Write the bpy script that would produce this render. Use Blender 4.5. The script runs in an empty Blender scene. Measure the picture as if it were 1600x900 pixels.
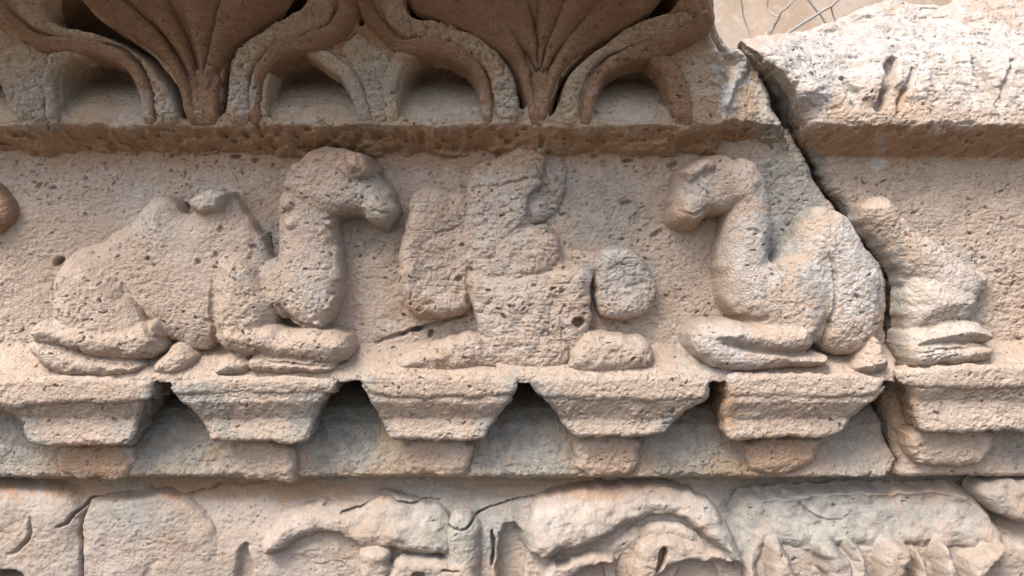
import bpy, math, random
import numpy as np

# ------------------------------------------------------------------ camera, sky, sun
D = 1400.0                 # camera to wall plane, in millimetres (one unit of the drawing = 1 mm)
ZC = 1.25                  # height of the optical axis over the ground, metres
MM = 0.001
scene = bpy.context.scene
cam = bpy.data.objects.new('camera', bpy.data.cameras.new('camera'))
scene.collection.objects.link(cam)
cam.data.sensor_width = 36.0
cam.data.lens = 36.0 * D / 1600.0
cam.data.clip_start = 0.05
cam.data.clip_end = 500
cam.location = (0, -D * MM, ZC)
cam.rotation_euler = (math.radians(90), 0, 0)
scene.camera = cam
cam.data.dof.use_dof = True
cam.data.dof.focus_distance = 1.35
cam.data.dof.aperture_fstop = 4.5

SUN_EL, SUN_AZ = math.radians(52), math.radians(-38)     # azimuth measured from straight in front of the wall, minus = left
sv = (math.sin(SUN_AZ) * math.cos(SUN_EL), -math.cos(SUN_AZ) * math.cos(SUN_EL), math.sin(SUN_EL))
world = bpy.data.worlds.new('World')
scene.world = world
world.use_nodes = True
nt = world.node_tree
bg = nt.nodes['Background']
sky = nt.nodes.new('ShaderNodeTexSky')
sky.sky_type = 'NISHITA'
sky.sun_disc = False
sky.sun_elevation = SUN_EL
sky.sun_rotation = math.atan2(sv[0], sv[1])
sky.air_density = 1.0
sky.dust_density = 3.0
nt.links.new(sky.outputs[0], bg.inputs[0])
bg.inputs[1].default_value = 0.115
sun = bpy.data.objects.new('sun', bpy.data.lights.new('sun', 'SUN'))
scene.collection.objects.link(sun)
sun.data.energy = 1.5
sun.data.angle = math.radians(28)
sun.data.color = (1.0, 0.96, 0.90)
from mathutils import Vector
sun.rotation_euler = Vector(sv).to_track_quat('Z', 'Y').to_euler()
sun.location = (-2, -3, 5)
vs = scene.view_settings
vs.view_transform = 'Standard'
vs.look = 'None'
vs.exposure = 1.6
vs.gamma = 1.0
vs.use_curve_mapping = False
scene.render.engine = 'CYCLES'

# ------------------------------------------------------------------ noise
RNG = np.random.RandomState(7)
TAB = RNG.rand(256, 256).astype(np.float32) * 2 - 1

def vnoise(x, y, seed=0):
    x = x + seed * 17.31
    y = y + seed * 9.77
    xf = np.floor(x); yf = np.floor(y)
    fx = (x - xf).astype(np.float32); fy = (y - yf).astype(np.float32)
    xi = xf.astype(np.int64) & 255; yi = yf.astype(np.int64) & 255
    x1 = (xi + 1) & 255; y1 = (yi + 1) & 255
    ux = fx * fx * fx * (fx * (fx * 6 - 15) + 10)
    uy = fy * fy * fy * (fy * (fy * 6 - 15) + 10)
    a = TAB[yi, xi]; b = TAB[yi, x1]; c = TAB[y1, xi]; d = TAB[y1, x1]
    return (a * (1 - ux) + b * ux) * (1 - uy) + (c * (1 - ux) + d * ux) * uy

def fbm(x, y, seed=0, oct=3):
    s = 0; a = 1.0; t = 0
    for i in range(oct):
        s = s + a * vnoise(x * 2 ** i, y * 2 ** i, seed + i * 3)
        t += a; a *= 0.5
    return s / t

def sstep(a, b, v):
    t = np.clip((v - a) / (b - a), 0, 1)
    return t * t * (3 - 2 * t)

def smax(a, b, k):
    h = np.clip(0.5 + 0.5 * (a - b) / k, 0, 1)
    return b * (1 - h) + a * h + k * h * (1 - h)

# ------------------------------------------------------------------ where things stand
def corn_py(py):           # how far the cornice stands out from the field, by height
    return np.interp(py, [-150, -110, -60, -30, 0, 25, 50, 75, 100, 140, 195], [300, 288, 258, 226, 190, 162, 135, 112, 96, 84, 76])
_py = np.linspace(-150, 260, 500)
_pz = (450 - _py) * (1 - corn_py(_py) / D)
def corn_z(z):
    return np.interp(z, _pz[::-1], corn_py(_py)[::-1])
def rtop_py(py):           # right-hand fragment: a weathered top that leans back
    return np.interp(py, [-40, 0, 30, 60, 90, 120, 150, 175, 200], [-190, -150, -100, -45, 10, 48, 68, 75, 76])
_rz = (450 - _py) * (1 - rtop_py(_py) / D)
def rtop_z(z):
    return np.interp(z, _rz[::-1], rtop_py(_py)[::-1])

def W(p, h):
    """photograph point -> millimetres on the wall for a surface that stands h mm proud of the field"""
    if callable(h):
        hh = float(h(p[1]))
    else:
        hh = h
    s = 1 - hh / D
    return ((p[0] - 800) * s, (450 - p[1]) * s)

def chaikin(pts, n, closed=True):
    for _ in range(n):
        out = []
        m = len(pts)
        rng = range(m) if closed else range(m - 1)
        if not closed:
            out.append(pts[0])
        for i in rng:
            a = pts[i]; b = pts[(i + 1) % m]
            out.append(tuple(0.75 * u + 0.25 * v for u, v in zip(a, b)))
            out.append(tuple(0.25 * u + 0.75 * v for u, v in zip(a, b)))
        if not closed:
            out.append(pts[-1])
        pts = out
    return pts

def poly_sdf(X, Z, pts):
    """positive inside"""
    d2 = np.full(X.shape, 1e12)
    inside = np.zeros(X.shape, bool)
    n = len(pts)
    for i in range(n):
        ax, az = pts[i]; bx, bz = pts[(i + 1) % n]
        ex, ez = bx - ax, bz - az
        L = ex * ex + ez * ez
        if L < 1e-9:
            continue
        t = np.clip(((X - ax) * ex + (Z - az) * ez) / L, 0, 1)
        dx = X - ax - t * ex; dz = Z - az - t * ez
        np.minimum(d2, dx * dx + dz * dz, out=d2)
        if az != bz:
            c = ((az > Z) != (bz > Z)) & (X < (bx - ax) * (Z - az) / (bz - az) + ax)
            inside ^= c
    d = np.sqrt(d2)
    return np.where(inside, d, -d)

class Field:
    """a relief surface: how far each point of an upright grid stands out (mm)"""
    def __init__(s, x0, x1, z0, z1, step=1.7, seed=1, warp=2.0, base=None):
        s.xs = np.arange(x0, x1 + step, step); s.zs = np.arange(z0, z1 + step, step)
        s.X, s.Z = np.meshgrid(s.xs, s.zs)
        s.step = step; s.seed = seed
        s.wx = s.X + warp * vnoise(s.X / 13, s.Z / 13, seed) + warp * 1.2 * vnoise(s.X / 37, s.Z / 37, seed + 5)
        s.wz = s.Z + warp * vnoise(s.X / 13, s.Z / 13, seed + 11) + warp * 1.2 * vnoise(s.X / 37, s.Z / 37, seed + 15)
        s.H = np.full(s.X.shape, -400.0) if base is None else base(s.X, s.Z).astype(float)
        s.keep = None
    def win(s, pts, pad):
        a = np.array([p[:2] for p in pts])
        i0, i1 = np.searchsorted(s.xs, [a[:, 0].min() - pad, a[:, 0].max() + pad])
        j0, j1 = np.searchsorted(s.zs, [a[:, 1].min() - pad, a[:, 1].max() + pad])
        return slice(max(j0, 0), min(j1 + 1, len(s.zs))), slice(max(i0, 0), min(i1 + 1, len(s.xs)))
    def poly(s, px, dep, h, r, b=0.35, k=5, sm=2, slope=11, tilt=(0, 0)):
        pts = chaikin([W(p, dep) for p in px], sm)
        w = s.win(pts, 45)
        d = poly_sdf(s.wx[w], s.wz[w], pts)
        t = np.clip(d / r, 0, 1)
        e = np.sqrt(1 - (1 - t) ** 2)
        cx = np.mean([p[0] for p in pts]); cz = np.mean([p[1] for p in pts])
        hh = h + tilt[0] * (s.X[w] - cx) + tilt[1] * (s.Z[w] - cz)
        v = hh * (b + (1 - b) * e)
        v = np.where(d < 0, hh * b + slope * d, v)
        s.H[w] = smax(s.H[w], v, k)
        return s
    def _stroke(s, px, dep, pad=40):
        pts = [W(p, dep) + tuple(p[2:]) for p in px]
        pts = chaikin(pts, 2, closed=False)
        w = s.win(pts, pad)
        X, Z = s.wx[w], s.wz[w]
        best = np.full(X.shape, -1e9); bw = np.ones(X.shape); bh = np.zeros(X.shape); bd = np.full(X.shape, 1e9)
        for (a, c) in zip(pts[:-1], pts[1:]):
            ex, ez = c[0] - a[0], c[1] - a[1]
            L = ex * ex + ez * ez + 1e-9
            t = np.clip(((X - a[0]) * ex + (Z - a[1]) * ez) / L, 0, 1)
            d = np.hypot(X - a[0] - t * ex, Z - a[1] - t * ez)
            ww = a[2] + (c[2] - a[2]) * t; hh = a[3] + (c[3] - a[3]) * t
            sc = ww - d
            m = sc > best
            best = np.where(m, sc, best); bw = np.where(m, ww, bw); bh = np.where(m, hh, bh); bd = np.where(m, d, bd)
        return w, best, bw, bh, bd
    def stroke(s, px, dep, b=0.3, k=4, slope=11, flat=1.0):
        w, sc, ww, hh, d = s._stroke(px, dep)
        t = np.clip(sc / (ww * flat), 0, 1)
        e = np.sqrt(1 - (1 - t) ** 2)
        v = hh * (b + (1 - b) * e)
        v = np.where(sc < 0, hh * b + slope * sc, v)
        s.H[w] = smax(s.H[w], v, k)
        return s
    def carve(s, px, dep):
        """cut a groove; points are x, y, half-width, depth"""
        w, sc, ww, hh, d = s._stroke(px, dep, pad=20)
        s.H[w] -= hh * sstep(0, 1, np.clip(sc / ww, 0, 1) * 1.6)
        return s
    def sink(s, px, dep, floor, edge=5, sm=2):
        """cut a recess down to a floor given as a function of X, Z (or a number)"""
        pts = chaikin([W(p, dep) for p in px], sm)
        w = s.win(pts, 8)
        d = poly_sdf(s.wx[w], s.wz[w], pts)
        t = sstep(0, edge, d)
        f = floor(s.X[w], s.Z[w]) if callable(floor) else floor
        s.H[w] = s.H[w] * (1 - t) + np.minimum(f, s.H[w]) * t
        return s
    def holes(s, lst, dep):
        for (px, py, rx, rz, ang, dp) in lst:
            cx, cz = W((px, py), dep)
            w = s.win([(cx, cz)], max(rx, rz) * 1.6)
            X = s.wx[w] - cx; Z = s.wz[w] - cz
            ca, sa = math.cos(ang), math.sin(ang)
            u = (X * ca + Z * sa) / rx; v = (-X * sa + Z * ca) / rz
            s.H[w] -= dp * sstep(1.25, 0.45, np.sqrt(u * u + v * v))
        return s
    def rough(s, amp=1.0, pits=1 / 330.0, flake=0.0, big=1.0, where=None, pdepth=1.0):
        X, Z, q = s.X, s.Z, s.seed
        n = big * (3.2 * fbm(X / 85, Z / 85, q + 20, 2) + 1.6 * vnoise(X / 30, Z / 30, q + 25))
        md = 0.75 + 0.75 * fbm(X / 42, Z / 42, q + 91, 2)
        n = n + amp * np.clip(md, .35, 1.5) * (0.8 * vnoise(X / 13, Z / 11, q + 31) + 0.95 * vnoise(X / 6.5, Z / 5.6, q + 37) + 1.0 * vnoise(X / 3.6, Z / 3.1, q + 41))
        if flake:
            f = np.abs(vnoise(X / 9 + 0.8 * vnoise(X / 7, Z / 7, q), Z / 6.5, q + 51))
            f2 = np.abs(vnoise(X / 19, Z / 14, q + 57))
            n = n - flake * (2.2 * sstep(0.22, 0.0, f) + 2.6 * sstep(0.15, 0.0, f2) * sstep(-.2, .4, vnoise(X / 50, Z / 50, q + 60)))
        s.H = s.H + n
        if pits:
            rg = np.random.RandomState(100 + q)
            ok = s.H > -60
            area = ok.sum() * s.step ** 2
            cnt = int(area * pits)
            jj, ii = np.nonzero(ok)
            pick = rg.randint(0, len(jj), cnt)
            dens = vnoise(s.xs[ii[pick]] / 60, s.zs[jj[pick]] / 60, q + 71)
            for j, i, dn in zip(jj[pick], ii[pick], dens):
                if rg.rand() > 0.42 + 0.95 * dn:
                    continue
                rx = 1.15 + 2.9 * rg.rand() ** 4; rz = rx * (0.3 + 0.4 * rg.rand())
                rx, rz = max(rx * 1.3, 1.5), max(rz, 1.0)
                ang = rg.normal(0.15, 0.8)
                dp = (3.0 + 5.0 * rg.rand()) * pdepth * min(1.0, rx / 2.5 + 0.2)
                cx, cz = s.xs[i], s.zs[j]
                m = int(rx * 1.3 / s.step) + 2
                w = (slice(max(j - m, 0), j + m + 1), slice(max(i - m, 0), i + m + 1))
                dx = s.X[w] - cx; dz = s.Z[w] - cz
                ca, sa = math.cos(ang), math.sin(ang)
                u = (dx * ca + dz * sa) / rx; v = (-dx * sa + dz * ca) / rz
                s.H[w] -= dp * sstep(1.15, 0.5, np.sqrt(u * u + v * v))
        return s
    def build(s, name, mat, parent=None, floor=-14.0, add=None, back=None, keep=None, patina=(), dist=None):
        H = s.H
        if dist is not None:
            keep = dist > 0
        k = H > floor
        if keep is not None:
            k = k & keep
        Hc = np.maximum(H, floor)
        if add is not None:
            Hc = Hc + add(s.X, s.Z)
        if keep is None:
            q = k[:-1, :-1] | k[1:, :-1] | k[:-1, 1:] | k[1:, 1:]
        else:
            q = k[:-1, :-1] & k[1:, :-1] & k[:-1, 1:] & k[1:, 1:]
        nx = len(s.xs)
        j, i = np.nonzero(q)
        a = j * nx + i
        quads = np.stack([a, a + 1, a + nx + 1, a + nx], 1)
        used, inv = np.unique(quads, return_inverse=True)
        quads = inv.reshape(quads.shape)
        X = s.X.ravel()[used]; Z = s.Z.ravel()[used]; Hh = Hc.ravel()[used]
        co = np.stack([X * MM, -Hh * MM, Z * MM], 1)
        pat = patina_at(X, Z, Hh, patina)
        if dist is not None:
            gz, gx = np.gradient(dist, s.step)
            gz = gz.ravel()[used]; gx = gx.ravel()[used]; dd = dist.ravel()[used]
            g2 = np.maximum(gx * gx + gz * gz, .25)
            near = dd < s.step * 1.5
            mv = np.where(near, np.clip(dd, 0, s.step * 1.0), 0)
            sx = -gx / g2 * mv; sz = -gz / g2 * mv
            outx, outz = -gx / np.sqrt(g2), -gz / np.sqrt(g2)
        if back is not None:
            e = np.concatenate([quads[:, [0, 1]], quads[:, [1, 2]], quads[:, [2, 3]], quads[:, [3, 0]]])
            es = np.sort(e, 1)
            key = es[:, 0].astype(np.int64) * (len(used) + 1) + es[:, 1]
            _, first, c = np.unique(key, return_index=True, return_counts=True)
            be = e[first[c == 1]]
            bv, binv = np.unique(be, return_inverse=True)
            binv = binv.reshape(be.shape)
            if dist is not None:
                co[bv, 0] += sx[bv] * MM; co[bv, 2] += sz[bv] * MM
            ringsd = [4, 9, 14, 20, 26, 33, 40, 48, 57, 67, 78, 90, 104, 120] if dist is not None else []
            prev = bv
            front = co[bv].copy()
            for rd in ringsd + [None]:
                bc = front.copy()
                if rd is None:
                    bc[:, 1] = -back * MM
                else:
                    bc[:, 1] = np.minimum(bc[:, 1] + rd * MM, -back * MM - .02)
                    q1, q2 = front[:, 0] / MM + front[:, 2] / MM * .7, rd + front[:, 2] / MM * .4
                    nn = 6.0 * fbm(q1 / 24, q2 / 18, s.seed + 80, 3) + 3.0 * vnoise(q1 / 8, q2 / 7, s.seed + 84) + 1.5 * vnoise(q1 / 3.5, q2 / 3.5, s.seed + 88) - .05 * rd
                    ff = min(1, rd / 12)
                    bc[:, 0] += outx[bv] * nn * ff * MM; bc[:, 2] += outz[bv] * nn * ff * MM
                n0 = len(co)
                co = np.concatenate([co, bc]); pat = np.concatenate([pat, pat[bv]])
                new = n0 + np.arange(len(bv))
                lookup = np.zeros(len(used) + 1, np.int64); lookup[bv] = np.arange(len(bv))
                ia, ib = binv[:, 0], binv[:, 1]
                quads = np.concatenate([quads, np.stack([prev[ib], prev[ia], new[ia], new[ib]], 1)])
                prev = new
        ob = mesh_obj(name, co, quads, mat, parent)
        at = ob.data.attributes.new('patina', 'FLOAT_COLOR', 'POINT')
        at.data.foreach_set('color', np.concatenate([pat, np.ones((len(pat), 1))], 1).astype(np.float32).ravel())
        return ob

def mesh_obj(name, co, quads, mat, parent=None, smooth=True):
    me = bpy.data.meshes.new(name)
    co = np.asarray(co, np.float32)
    me.vertices.add(len(co)); me.vertices.foreach_set('co', co.ravel())
    q = np.asarray(quads, np.int32)
    me.loops.add(q.size); me.loops.foreach_set('vertex_index', q.ravel())
    me.polygons.add(len(q)); me.polygons.foreach_set('loop_start', np.arange(len(q), dtype=np.int32) * q.shape[1])
    me.update(calc_edges=True)
    if smooth:
        me.polygons.foreach_set('use_smooth', np.ones(len(q), bool))
    me.materials.append(mat)
    ob = bpy.data.objects.new(name, me)
    scene.collection.objects.link(ob)
    if parent is not None:
        ob.parent = parent
    return ob

def tag(o, label=None, cat=None, group=None, kind=None):
    if label: o['label'] = label
    if cat: o['category'] = cat
    if group: o['group'] = group
    if kind: o['kind'] = kind
    return o

def thing(name, label, cat, group=None):
    o = bpy.data.objects.new(name, None)
    scene.collection.objects.link(o)
    o.location = (0, 0, ZC)
    return tag(o, label, cat, group)

# stains of the stone (grey lichen, lime bleaching, ochre iron stain) plus some painted light and shade  (x, y, rx, ry, strength, kind)
STAINS_AND_SHADING = [
    (930, 330, 100, 66, .6, 0), (860, 300, 40, 60, .55, 0), (975, 420, 50, 60, .4, 0), (1235, 290, 60, 80, .95, 0), (1225, 350, 34, 60, .95, 0), (1215, 190, 40, 60, .8, 0),
    (270, 660, 90, 80, .8, 0), (540, 670, 90, 80, .9, 0), (820, 680, 80, 80, .85, 0), (1080, 690, 70, 70, .7, 0), (1340, 690, 60, 70, .6, 0), (20, 690, 50, 60, .8, 0),
    (60, 150, 60, 60, .6, 0), (560, 150, 40, 50, .55, 0), (590, 130, 40, 60, .6, 0), (1590, 690, 40, 40, .6, 0),
    (570, 340, 50, 80, .5, 0), (420, 385, 20, 40, .7, 0), (1275, 440, 25, 40, .55, 0), (1405, 450, 14, 110, .8, 0),  # grey painted as shade: beside the neck, in creases, along the crack bevel
    (200, 800, 70, 50, .7, 0), (740, 830, 110, 60, .8, 0), (1290, 810, 190, 70, .85, 0), (1150, 830, 50, 60, .8, 0), (1520, 800, 60, 50, .5, 0), (660, 800, 60, 40, .5, 0),
    (1260, 100, 130, 70, .8, 1), (1400, 70, 200, 90, .75, 1), (1550, 90, 160, 90, .75, 1), (1480, 60, 60, 20, .6, 0), (1350, 60, 50, 14, .5, 0), (1250, 70, 40, 12, .5, 0), (1420, 70, 40, 14, .6, 0), (1430, 110, 30, 16, .5, 0), (1540, 70, 40, 20, .5, 0), (1330, 150, 12, 24, 1.0, 1), (1120, 180, 50, 40, .5, 2), (1280, 170, 40, 26, .5, 2), (1400, 160, 50, 30, .45, 2), (1555, 140, 30, 30, .6, 2), (1250, 150, 50, 50, .6, 1),
    (1160, 100, 26, 45, 1.0, 1), (1140, 155, 16, 26, 1.0, 1), (1150, 70, 22, 28, .9, 1),
    (1330, 430, 70, 100, .8, 1), (1180, 400, 50, 80, .6, 1), (1090, 300, 30, 40, .55, 1), (1120, 550, 80, 40, .6, 1), (1460, 470, 90, 90, .5, 1),
    (960, 440, 60, 50, .6, 1), (790, 330, 60, 60, .35, 1), (800, 480, 80, 70, .3, 1), (330, 310, 40, 25, .5, 1), (240, 330, 60, 50, .35, 1), (490, 440, 30, 80, .3, 1), (880, 815, 60, 30, .35, 1), (1060, 800, 70, 30, .3, 1),
    (210, 170, 50, 40, .5, 1), (700, 160, 60, 40, .5, 1), (990, 165, 60, 40, .4, 1), (480, 160, 60, 40, .25, 1), (270, 165, 14, 50, .5, 1), (380, 150, 20, 50, .5, 1), (790, 150, 20, 50, .4, 1),  # arch floors painted paler low down, where light falls; bleached patches on the bands
    (1374, 255, 12, 10, 1.0, 1), (1376, 225, 10, 16, .5, 1),
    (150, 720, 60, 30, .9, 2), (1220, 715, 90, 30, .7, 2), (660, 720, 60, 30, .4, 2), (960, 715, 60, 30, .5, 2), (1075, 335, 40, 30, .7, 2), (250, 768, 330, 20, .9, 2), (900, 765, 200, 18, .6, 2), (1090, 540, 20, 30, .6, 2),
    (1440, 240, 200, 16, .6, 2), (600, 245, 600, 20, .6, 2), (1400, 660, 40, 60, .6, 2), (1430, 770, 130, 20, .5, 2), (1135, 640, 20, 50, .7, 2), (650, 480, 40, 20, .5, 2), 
]
def patina_at(X, Z, H, extra):
    s = 1 / (1 - H / D)
    px = 800 + X * s; py = 450 - Z * s
    out = np.zeros((len(X), 3))
    nz = fbm(px / 40, py / 40, 3, 4) * 0.9 + 0.45 * vnoise(px / 8, py / 8, 9) + 0.3 * vnoise(px / 4, py / 4, 19)
    for (cx, cy, rx, ry, st, ch) in list(STAINS_AND_SHADING) + list(extra):
        r = np.hypot((px - cx) / rx, (py - cy) / ry)
        m = r < 1.9
        v = st * sstep(1.12, 0.62, r[m] + 0.6 * nz[m])
        out[m, ch] = np.maximum(out[m, ch], v)
    return out

# ------------------------------------------------------------------ materials
def nodes(mat):
    mat.use_nodes = True
    t = mat.node_tree
    return t, t.nodes, t.links, t.nodes['Principled BSDF']

def stone(name, base, warm, pale, patina_mix=0.0, bump=0.8, speck=0.5):
    m = bpy.data.materials.new(name)
    t, N, L, P = nodes(m)
    geo = N.new('ShaderNodeNewGeometry')
    def noise(sc, det=3, rough=.6, vec=None):
        n = N.new('ShaderNodeTexNoise'); n.inputs['Scale'].default_value = sc; n.inputs['Detail'].default_value = det; n.inputs['Roughness'].default_value = rough
        L.new(vec or geo.outputs['Position'], n.inputs['Vector']); return n.outputs['Fac']
    def ramp(src, a, b):
        r = N.new('ShaderNodeMapRange'); r.interpolation_type = 'SMOOTHSTEP'
        r.inputs['From Min'].default_value = a; r.inputs['From Max'].default_value = b
        L.new(src, r.inputs['Value']); return r.outputs['Result']
    def mix(f, a, b, mode='MIX', k=None):
        x = N.new('ShaderNodeMix'); x.data_type = 'RGBA'; x.blend_type = mode
        if k is not None:
            mu = N.new('ShaderNodeMath'); mu.operation = 'MULTIPLY'; mu.inputs[1].default_value = k; L.new(f, mu.inputs[0]); f = mu.outputs[0]
        L.new(f, x.inputs['Factor'])
        for v, s_ in ((a, 'A'), (b, 'B')):
            i = [q for q in x.inputs if q.name == s_ and q.type == 'RGBA'][0]
            if isinstance(v, tuple): i.default_value = v + (1,)
            else: L.new(v, i)
        return [o for o in x.outputs if o.type == 'RGBA'][0]
    c = mix(ramp(noise(7, 5), .38, .64), base, warm)
    c = mix(ramp(noise(38, 4), .50, .72), c, pale, k=.7)
    c = mix(ramp(noise(95, 3), .52, .75), c, tuple(v * .66 for v in warm), k=.55)
    at = N.new('ShaderNodeAttribute'); at.attribute_name = 'patina'
    sep = N.new('ShaderNodeSeparateColor'); L.new(at.outputs['Color'], sep.inputs[0])
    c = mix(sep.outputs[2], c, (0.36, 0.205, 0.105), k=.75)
    grey = mix(ramp(noise(60, 4), .35, .65), (0.20, 0.20, 0.18), (0.33, 0.325, 0.29))
    c = mix(sep.outputs[0], c, grey, k=.8)
    white = mix(ramp(noise(55, 4), .4, .62), (0.52, 0.495, 0.465), (0.385, 0.35, 0.31))
    c = mix(sep.outputs[1], c, white, k=.85)
    # fine grains, and dark specks painting the shade inside tiny pits
    c = mix(ramp(noise(420, 2), .58, .74), c, (0.60, 0.50, 0.42), k=.45)
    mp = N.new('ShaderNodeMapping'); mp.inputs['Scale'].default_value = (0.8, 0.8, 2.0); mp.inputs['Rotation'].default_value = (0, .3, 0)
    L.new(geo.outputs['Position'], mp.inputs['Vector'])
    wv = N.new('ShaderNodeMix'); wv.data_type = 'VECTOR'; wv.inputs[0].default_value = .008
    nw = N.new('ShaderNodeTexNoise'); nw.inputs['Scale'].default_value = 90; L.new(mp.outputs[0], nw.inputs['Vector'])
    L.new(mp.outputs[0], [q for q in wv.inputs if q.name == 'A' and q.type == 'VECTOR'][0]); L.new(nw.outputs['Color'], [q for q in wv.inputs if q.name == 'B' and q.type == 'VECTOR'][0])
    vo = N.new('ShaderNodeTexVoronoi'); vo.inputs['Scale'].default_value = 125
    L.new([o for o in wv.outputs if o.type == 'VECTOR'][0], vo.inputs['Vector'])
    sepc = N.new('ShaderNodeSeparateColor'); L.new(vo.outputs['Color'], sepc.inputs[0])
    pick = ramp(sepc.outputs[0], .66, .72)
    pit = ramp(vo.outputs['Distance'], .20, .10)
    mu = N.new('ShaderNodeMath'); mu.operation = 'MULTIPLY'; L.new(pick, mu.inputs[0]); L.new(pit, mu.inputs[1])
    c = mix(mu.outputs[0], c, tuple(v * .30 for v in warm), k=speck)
    L.new(c, P.inputs['Base Color'])
    P.inputs['Roughness'].default_value = .93
    P.inputs['Specular IOR Level'].default_value = .25
    # relief finer than the mesh
    b1 = N.new('ShaderNodeBump'); b1.inputs['Strength'].default_value = bump; b1.inputs['Distance'].default_value = .0042
    sm_ = N.new('ShaderNodeMath'); sm_.operation = 'MULTIPLY_ADD'; sm_.inputs[1].default_value = 1.6; L.new(noise(150, 3, .6), sm_.inputs[0]); L.new(noise(380, 3, .65), sm_.inputs[2]); sumn = sm_.outputs[0]
    ad = N.new('ShaderNodeMath'); ad.operation = 'SUBTRACT'; L.new(sumn, ad.inputs[0])
    m2 = N.new('ShaderNodeMath'); m2.operation = 'MULTIPLY'; m2.inputs[1].default_value = .9; L.new(mu.outputs[0], m2.inputs[0]); L.new(m2.outputs[0], ad.inputs[1])
    L.new(ad.outputs[0], b1.inputs['Height'])
    L.new(b1.outputs[0], P.inputs['Normal'])
    return m

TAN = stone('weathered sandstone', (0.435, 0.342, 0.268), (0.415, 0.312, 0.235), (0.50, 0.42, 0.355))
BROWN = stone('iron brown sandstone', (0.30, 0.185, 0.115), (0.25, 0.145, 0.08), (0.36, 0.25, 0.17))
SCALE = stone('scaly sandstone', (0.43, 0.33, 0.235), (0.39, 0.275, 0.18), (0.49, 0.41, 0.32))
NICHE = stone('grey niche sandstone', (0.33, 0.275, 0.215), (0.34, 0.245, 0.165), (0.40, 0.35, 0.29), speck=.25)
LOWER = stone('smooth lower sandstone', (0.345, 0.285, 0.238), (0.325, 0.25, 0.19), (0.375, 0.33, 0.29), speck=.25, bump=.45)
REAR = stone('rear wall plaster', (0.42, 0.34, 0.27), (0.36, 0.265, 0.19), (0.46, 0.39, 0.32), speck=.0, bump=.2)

def plain(name, col, rough=.9):
    m = bpy.data.materials.new(name)
    t, N, L, P = nodes(m)
    geo = N.new('ShaderNodeNewGeometry')
    n = N.new('ShaderNodeTexNoise'); n.inputs['Scale'].default_value = 9; n.inputs['Detail'].default_value = 6
    L.new(geo.outputs['Position'], n.inputs['Vector'])
    r = N.new('ShaderNodeValToRGB')
    r.color_ramp.elements[0].color = tuple(v * .75 for v in col) + (1,); r.color_ramp.elements[1].color = tuple(min(1, v * 1.25) for v in col) + (1,)
    L.new(n.outputs['Fac'], r.inputs[0]); L.new(r.outputs[0], P.inputs['Base Color'])
    P.inputs['Roughness'].default_value = rough
    return m
SAND = plain('sandy ground', (0.065, 0.046, 0.032))
TWIG = plain('grey dry bark', (0.31, 0.285, 0.265))

def box(name, x0, x1, y0, y1, z0, z1, mat, parent=None):
    co = [(x, y, z) for z in (z0, z1) for y in (y0, y1) for x in (x0, x1)]
    q = [(0, 2, 3, 1), (4, 5, 7, 6), (0, 1, 5, 4), (2, 6, 7, 3), (0, 4, 6, 2), (1, 3, 7, 5)]
    return mesh_obj(name, co, q, mat, parent, smooth=False)

# ------------------------------------------------------------------ setting
g = mesh_obj('ground', [(-60, -60, 0), (60, -60, 0), (60, 60, 0), (-60, 60, 0)], [(0, 1, 2, 3)], SAND)
tag(g, kind='structure')
rw = Field(-3200, 3600, -1200, 1100, step=26, seed=61, base=lambda X, Z: X * 0)
rw.H = rw.H + 14 * fbm(rw.X / 260, rw.Z / 260, 4, 4) + 10 * sstep(0, 40, 90 * vnoise(rw.X / 300, 0 * rw.X, 8))
o = rw.build('rear_wall', REAR, None, floor=-500, back=-200)
o.location = (0, 0.95, ZC)
tag(o, kind='structure')
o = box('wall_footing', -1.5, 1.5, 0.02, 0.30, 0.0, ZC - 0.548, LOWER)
tag(o, kind='structure')

# ------------------------------------------------------------------ the big left block
CRACK = [(1172, 66), (1196, 104), (1206, 130), (1212, 165), (1232, 200), (1246, 232), (1266, 268), (1290, 308), (1318, 342), (1350, 376), (1376, 408), (1385, 440), (1386, 510), (1394, 560), (1388, 590), (1372, 612), (1380, 650), (1386, 690), (1398, 722), (1388, 738), (1384, 752)]
def crackfall(F, pts_px, dep, lip=9, sharp=1.2):
    pts = [W(p, dep(p[1]) if callable(dep) else dep) for p in pts_px]
    d = poly_sdf(F.wx, F.wz, pts)
    F.H = F.H - np.where(d < lip, (lip - np.maximum(d, 0)) ** 2 / lip * .9, 0)
    return d

left = thing('carved_block', 'large tan carved stone block left of the long crack, with palmette cornice and two camels', 'stone block')

def field_base(X, Z):
    py = 450 - Z
    h = 3.0 * fbm(X / 140, Z / 140, 2, 2)
    ragged = 8 * fbm(X / 45, Z / 45, 31, 3) + np.interp(X, [-800, -100, 0, 250, 420], [0, 0, 8, 8, 6])
    h = h + np.interp(Z + ragged * .8, [180, 205, 260], [0, 5, 6])
    led = sstep(-84, -136, Z)
    return h + led * 66

FB = Field(-930, 640, -292, 246, step=1.6, seed=2, warp=2.2, base=field_base)
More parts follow.
